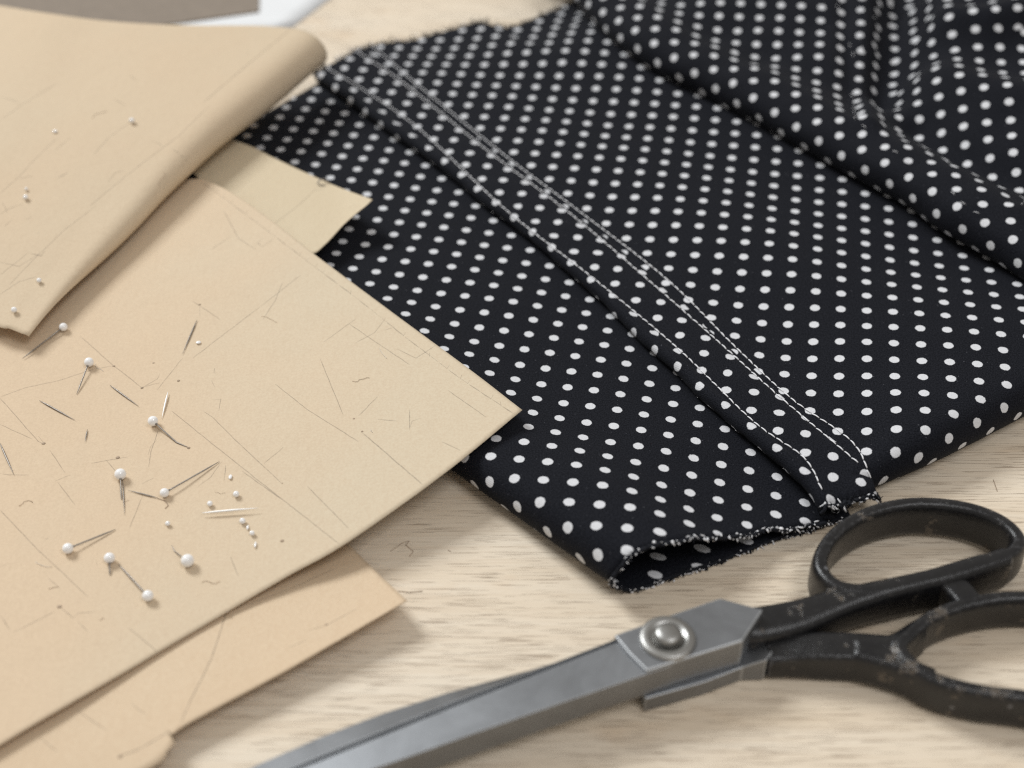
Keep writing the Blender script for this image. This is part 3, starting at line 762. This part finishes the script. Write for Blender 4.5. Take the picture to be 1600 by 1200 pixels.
def needle(a, b, label, rad=.02, keys=('A', 'B', 'D'), m='pin', curl=None, lift=(.03, .03), both=False):
    p, n = hit(*a, keys); q, n2 = hit(*b, keys); p = p+Vector((0, 0, lift[0])); q = q+Vector((0, 0, lift[1]))
    pts = shaft_pts(p, q, 14); mb = MB()
    if curl:
        c3, _ = drape_px([b]+curl, keys, 4, .02); pts = pts+c3[1:]
    nn = len(pts)
    rr = [rad*min(1, .25+k/(nn*.30))*min(1, .12+(nn-1-k)/(nn*.45)) for k in range(nn)]
    mb.tube(pts, rr, 8)
    return tag(mb.make('needle', M[m]), label, 'needle', GP)
pin((99, 511), (36, 562), 'pearl pin in the shade under the lifted corner of the curled sheet', .12, lift=.05)
pin((139, 566), (120, 617), 'pearl pin standing topmost in the open, shaft pointing down to the left')
pin((239, 658), (276, 692), 'pearl pin with a kinked hair-thin tip, touching a bright white needle', .14, bend=(295, 700))
pin((188, 741), (190, 782), 'greyish pearl pin with its shaft pointing straight down at the viewer', .15)
needle((192, 750), (195, 806), 'thin needle beside the shaft of the greyish pearl pin', .015)
pin((257, 770), (343, 722), 'frosted white pin with the longest dark shaft, rising to the right', .12)
pin((106, 857), (181, 828), 'leftmost bright pearl pin, dark shaft rising to the right')
pin((171, 872), (172, 900), 'pearl pin with a short foreshortened shaft, between two longer pins', .135)
pin((231, 931), (185, 882), 'pearl pin nearest the viewer, shaft pointing up to the left')
pin((293, 876), (273, 862), 'pearl pin with only a stub of bent wire to its left', .16, rad=.012, bend=(268, 852))
needle((308, 501), (285, 555), 'steel needle alone near the middle of the large sheet, steeply slanted', .021)
needle((172, 603), (217, 636), 'steel needle between two pearl pins, slanting down to the right')
needle((62, 627), (118, 658), 'steel needle near the left edge, lying parallel to another one', .022)
needle((263, 615), (253, 655), 'bright glinting needle standing over the kinked pearl pin', .026, m='glint', lift=(.06, .03))
needle((137, 672), (133, 692), 'tiny broken needle tip lying alone', .016)
needle((0, 693), (22, 743), 'needle cut off by the left border of the photo', .022)
needle((246, 779), (200, 767), 'dark needle with a thread curling from its end', .017, curl=None)
needle((316, 806), (405, 799), 'long bright needle lying almost level near the row of beads', .029, m='glint', lift=(.10, .12))
mb = MB(); p3, _ = drape_px([(246, 779), (258, 783), (263, 790), (258, 795)], PK, 3, .015); mb.tube(p3, .009, 5)
tag(mb.make('thread_end', M['fibre']), 'short curl of thread at the end of the dark needle', 'thread')
def bead(px, r, label, m='pearl', sc_=(1, 1, 1)):
    r *= .85; h, n = hit(*px, ('A', 'B')); mb = MB(); mb.ball(P(px[0], px[1], h.z+r*sc_[2]+.004), r, 18, 12, 0, sc_)
    return tag(mb.make('bead', M[m]), label, 'bead', 'loose white beads')
bead((369, 772), .095, 'small dull bead above the level bright needle')
bead((328, 787), .085, 'small dull bead left of and above the bright needle')
bead((262, 818), .075, 'faint small bead alone below the frosted pin')
bead((379, 814), .09, 'bead at the top of the broken bead string')
bead((394, 833), .075, 'shiny bead in the middle of the broken bead string')
bead((387, 824), .06, 'slim bugle bead between the round beads of the string', sc_=(.6, 1.5, .6))
bead((399, 851), .06, 'slim bugle bead at the lower end of the bead string', sc_=(.6, 1.9, .6))
bead((360, 745), .07, 'thin white bead sliver right of the long dark pin', sc_=(.8, 1.4, .5))
bead((206, 188), .10, 'pale bead highest up on the curled sheet')
bead((40, 308), .09, 'pearl bead on the curled sheet with a tiny bead behind it')
bead((41, 295), .06, 'tiny bead right behind a pearl bead on the curled sheet')
bead((61, 438), .085, 'bead above the lifted corner of the curled sheet')
bead((22, 484), .10, 'bead nearest the torn front edge of the curled sheet')
bead((86, 205), .07, 'faint flat bead left of the highest bead on the curled sheet', sc_=(1.3, 1, .5))
bead((310, 535), .07, 'small flat bead beside the steep steel needle', sc_=(1.2, 1, .5))
mb = MB(); h, _ = hit(505, 288, PK); ring = []
for k in range(19):
    a = 2*math.pi*k/22; ring.append(h+Vector((.16*math.cos(a), .10*math.sin(a), .07+.06*math.sin(a))))
mb.tube(ring, .02, 6); tag(mb.make('wire_loop', M['pin']), 'small bent wire loop on the edge of the pale pattern strip', 'wire')

# ------------------------------------------------------------------ tailor's shears
shears = empty('tailor_shears', P(1100, 1000, 0), 'large old tailor shears with black handles and grey steel blades on the table', 'shears')
def poly_loft(name, sections, m, auto=30, bev=.02):
    n = len(sections[0]); vs = [p for s in sections for p in s]; fs = grid_faces(len(sections), n, True)
    fs += [tuple(reversed(range(n))), tuple(range((len(sections)-1)*n, len(sections)*n))]
    o = build(name, vs, fs, m, shears, smooth=True)
    import bmesh
    bm = bmesh.new(); bm.from_mesh(o.data); bmesh.ops.recalc_face_normals(bm, faces=bm.faces); bm.to_mesh(o.data); bm.free()
    b = o.modifiers.new('edge', 'BEVEL'); b.width = bev*S; b.segments = 2; b.limit_method = 'ANGLE'; b.angle_limit = R(22); b.harden_normals = True
    if m == M['steel']: o.data.materials.append(M['edge']); b.material = 1  # worn bevels, their bright highlight put into a paler colour
    o.data.set_sharp_from_angle(angle=R(22))
    return o
def sect(u1, v1, u2, v2, z_edge, zt, zb, groove=.5):
    """blade section: cutting edge (u1,v1), spine edge (u2,v2)"""
    e = P(u1, v1, z_edge); s = P(u2, v2, zt+.08); s.z = zt; sb = Vector((s.x, s.y, zb)); eb = Vector((e.x, e.y, z_edge-.05))
    f = lambda t, z: Vector((e.x+(s.x-e.x)*t, e.y+(s.y-e.y)*t, z))
    zg = zt+.0
    gz = z_edge+(zt-z_edge)*.90
    return [e, f(groove-.05, gz), f(groove-.005, gz-.11), f(groove+.045, zt-.01), s, sb, f(groove, zb), eb]
bl = [sect(985, 998, 1050, 1036, 1.05, 1.24, .52, .03), sect(946, 1013, 1003, 1052, 1.02, 1.24, .52, .06), sect(820, 1049, 870, 1097, .98, 1.20, .47, .22), sect(700, 1082, 735, 1144, .93, 1.15, .42, .36),
      sect(600, 1114, 640, 1178, .88, 1.10, .38, .44), sect(500, 1152, 545, 1211, .83, 1.05, .34, .48), sect(400, 1196, 430, 1252, .78, .98, .30, .5), sect(300, 1247, 315, 1293, .72, .90, .30, .5), sect(190, 1315, 193, 1320, .66, .72, .45, .5)]
poly_loft('upper_blade', bl, M['steel'], bev=.04)
def prism(name, px, zt, zb, m, bev=.025):
    t = PL(px, zt); b = [Vector((p.x, p.y, zb)) for p in t]
    return poly_loft(name, [b, t], m, bev=bev)
prism('pivot_block', [(959, 992), (1040, 963), (1125, 934), (1193, 952), (1161, 1001), (1010, 1048), (982, 1020)], 1.32, .50, M['steel'], .045)
secs = []
for fu, fv, bu, bv, z in [(1008, 1092, 1000, 1066, .49), (1100, 1066, 1110, 1010, .49), (1160, 1043, 1160, 985, .495), (1177, 1037, 1200, 976, .62), (1198, 1031, 1237, 978, .74)]:
    a, b_ = P(fu, fv, z), P(bu, bv, z); secs.append([a, b_, Vector((b_.x, b_.y, .03)), Vector((a.x, a.y, .03))])
poly_loft('lower_blade', secs, M['steel'], bev=.03)
# screw
def lathe(name, c, prof, m, seg=40):
    vs = []
    for r, z in prof:
        for k in range(seg):
            a = 2*math.pi*k/seg; vs.append(c+Vector((r*math.cos(a), r*math.sin(a), z)))
    fs = grid_faces(len(prof), seg, True)+[tuple(range((len(prof)-1)*seg, len(prof)*seg))]
    return build(name, vs, fs, m, shears, auto=50)
sc_c = P(1043, 998, 1.32)
washer = lathe('screw_washer', sc_c, [(.62, -.02), (.62, .03), (.60, .065), (.56, .085), (.45, .095), (.41, .085), (.38, .05), (.30, .045), (.01, .045)], M['bright'])
lathe('pivot_screw', sc_c, [(.26, .05), (.29, .09), (.30, .15), (.29, .20), (.24, .235), (.14, .255), (.02, .26)], M['bright'])
# handles: swept bars merged by a voxel remesh
def sweep(path, wd, ht, closed=False, n=20, pw=.62):
    m_ = len(path); vs = []
    for i in range(m_):
        a = path[(i-1) % m_] if closed or i > 0 else path[i]; b = path[(i+1) % m_] if closed or i < m_-1 else path[i]
        t = (b-a); t.z = 0; t = t.normalized(); sd = Vector((t.y, -t.x, 0))
        w_ = wd(i/(m_-1)) if callable(wd) else wd; h_ = ht(i/(m_-1)) if callable(ht) else ht
        for k in range(n):
            an = 2*math.pi*k/n; c_, s_ = math.cos(an), math.sin(an)
            vs.append(path[i]+sd*(w_/2*math.copysign(abs(c_)**pw, c_))+Vector((0, 0, h_/2*math.copysign(abs(s_)**pw, s_))))
    if closed:
        fs = [((j*n)+k, (j*n)+(k+1) % n, ((j+1) % m_)*n+(k+1) % n, ((j+1) % m_)*n+k) for j in range(m_) for k in range(n)]
    else: fs = grid_faces(m_, n, True)+[tuple(reversed(range(n))), tuple(range((m_-1)*n, m_*n))]
    return vs, fs
def handle(name, pieces):
    mb = MB()
    for p in pieces: mb.add(*p)
    o = mb.make(name, M['iron'], shears)
    import bmesh
    bm = bmesh.new(); bm.from_mesh(o.data); bmesh.ops.recalc_face_normals(bm, faces=bm.faces); bm.to_mesh(o.data); bm.free()
    r = o.modifiers.new('merge', 'REMESH'); r.mode = 'VOXEL'; r.voxel_size = .035*S; r.use_smooth_shade = True
    s = o.modifiers.new('soften', 'SMOOTH'); s.factor = .5; s.iterations = 7
    dg = bpy.context.evaluated_depsgraph_get(); me = bpy.data.meshes.new_from_object(o.evaluated_get(dg))
    o.modifiers.clear(); o.data = me
    me.polygons.foreach_set('use_smooth', [True]*len(me.polygons))
    return o
def down(pts, top):                                          # centre line below the visible top ridge
    return [Vector((p.x, p.y, p.z-top)) for p in pts]
ZT = 1.18
loop1 = crom(down(PL([(1283, 878), (1297, 840), (1335, 808), (1385, 788), (1445, 781), (1515, 789), (1568, 810), (1594, 838), (1580, 860), (1530, 872), (1470, 890), (1410, 908), (1350, 917), (1305, 908)], ZT), .55), 120, True)
shank1 = crom(down(PL([(1140, 962), (1190, 960), (1250, 948), (1310, 930), (1370, 916), (1430, 903), (1500, 886), (1575, 862)], ZT), .55), 60)
handle('upper_handle', [sweep(loop1, .42, 1.1, True), sweep(shank1, lambda t: 1.0-.42*sm(.1, .65, t), lambda t: .86+.24*sm(.2, .6, t))])
loop2 = crom(down(PL([(1408, 1010), (1425, 985), (1462, 957), (1520, 937), (1590, 928), (1680, 935), (1770, 965), (1830, 1010), (1830, 1060), (1770, 1090), (1680, 1095), (1600, 1083), (1520, 1072), (1450, 1050)], 1.05), .52), 140, True)
shank2 = crom([P(u, v, t)-Vector((0, 0, h/2+.02)) for u, v, t, h in [(1199, 1006, .745, .70), (1232, 1005, .78, .74), (1262, 1005, .83, .79), (1290, 1005, .88, .84), (1325, 1005, .93, .88), (1360, 1006, .95, .90), (1410, 1010, .98, .92)]], 40)
web = crom(down(PL([(1340, 1004), (1395, 1000), (1440, 975)], .98), .48), 16)
web2 = crom(down(PL([(1340, 1012), (1400, 1028), (1460, 1052)], .98), .48), 16)
handle('lower_handle', [sweep(loop2, .41, 1.04, True), sweep(shank2, lambda t: .93-.10*sm(0, .3, t), lambda t: .71+.19*sm(0, .5, t), pw=.36), sweep(web, .55, .94), sweep(web2, .55, .94)])
# bridge lug between the handles
lug = crom(down(PL([(1478, 895), (1500, 912), (1522, 938)], 1.1), .42), 12)
handle('stop_lug', [sweep(lug, .68, .72, pw=.4)])
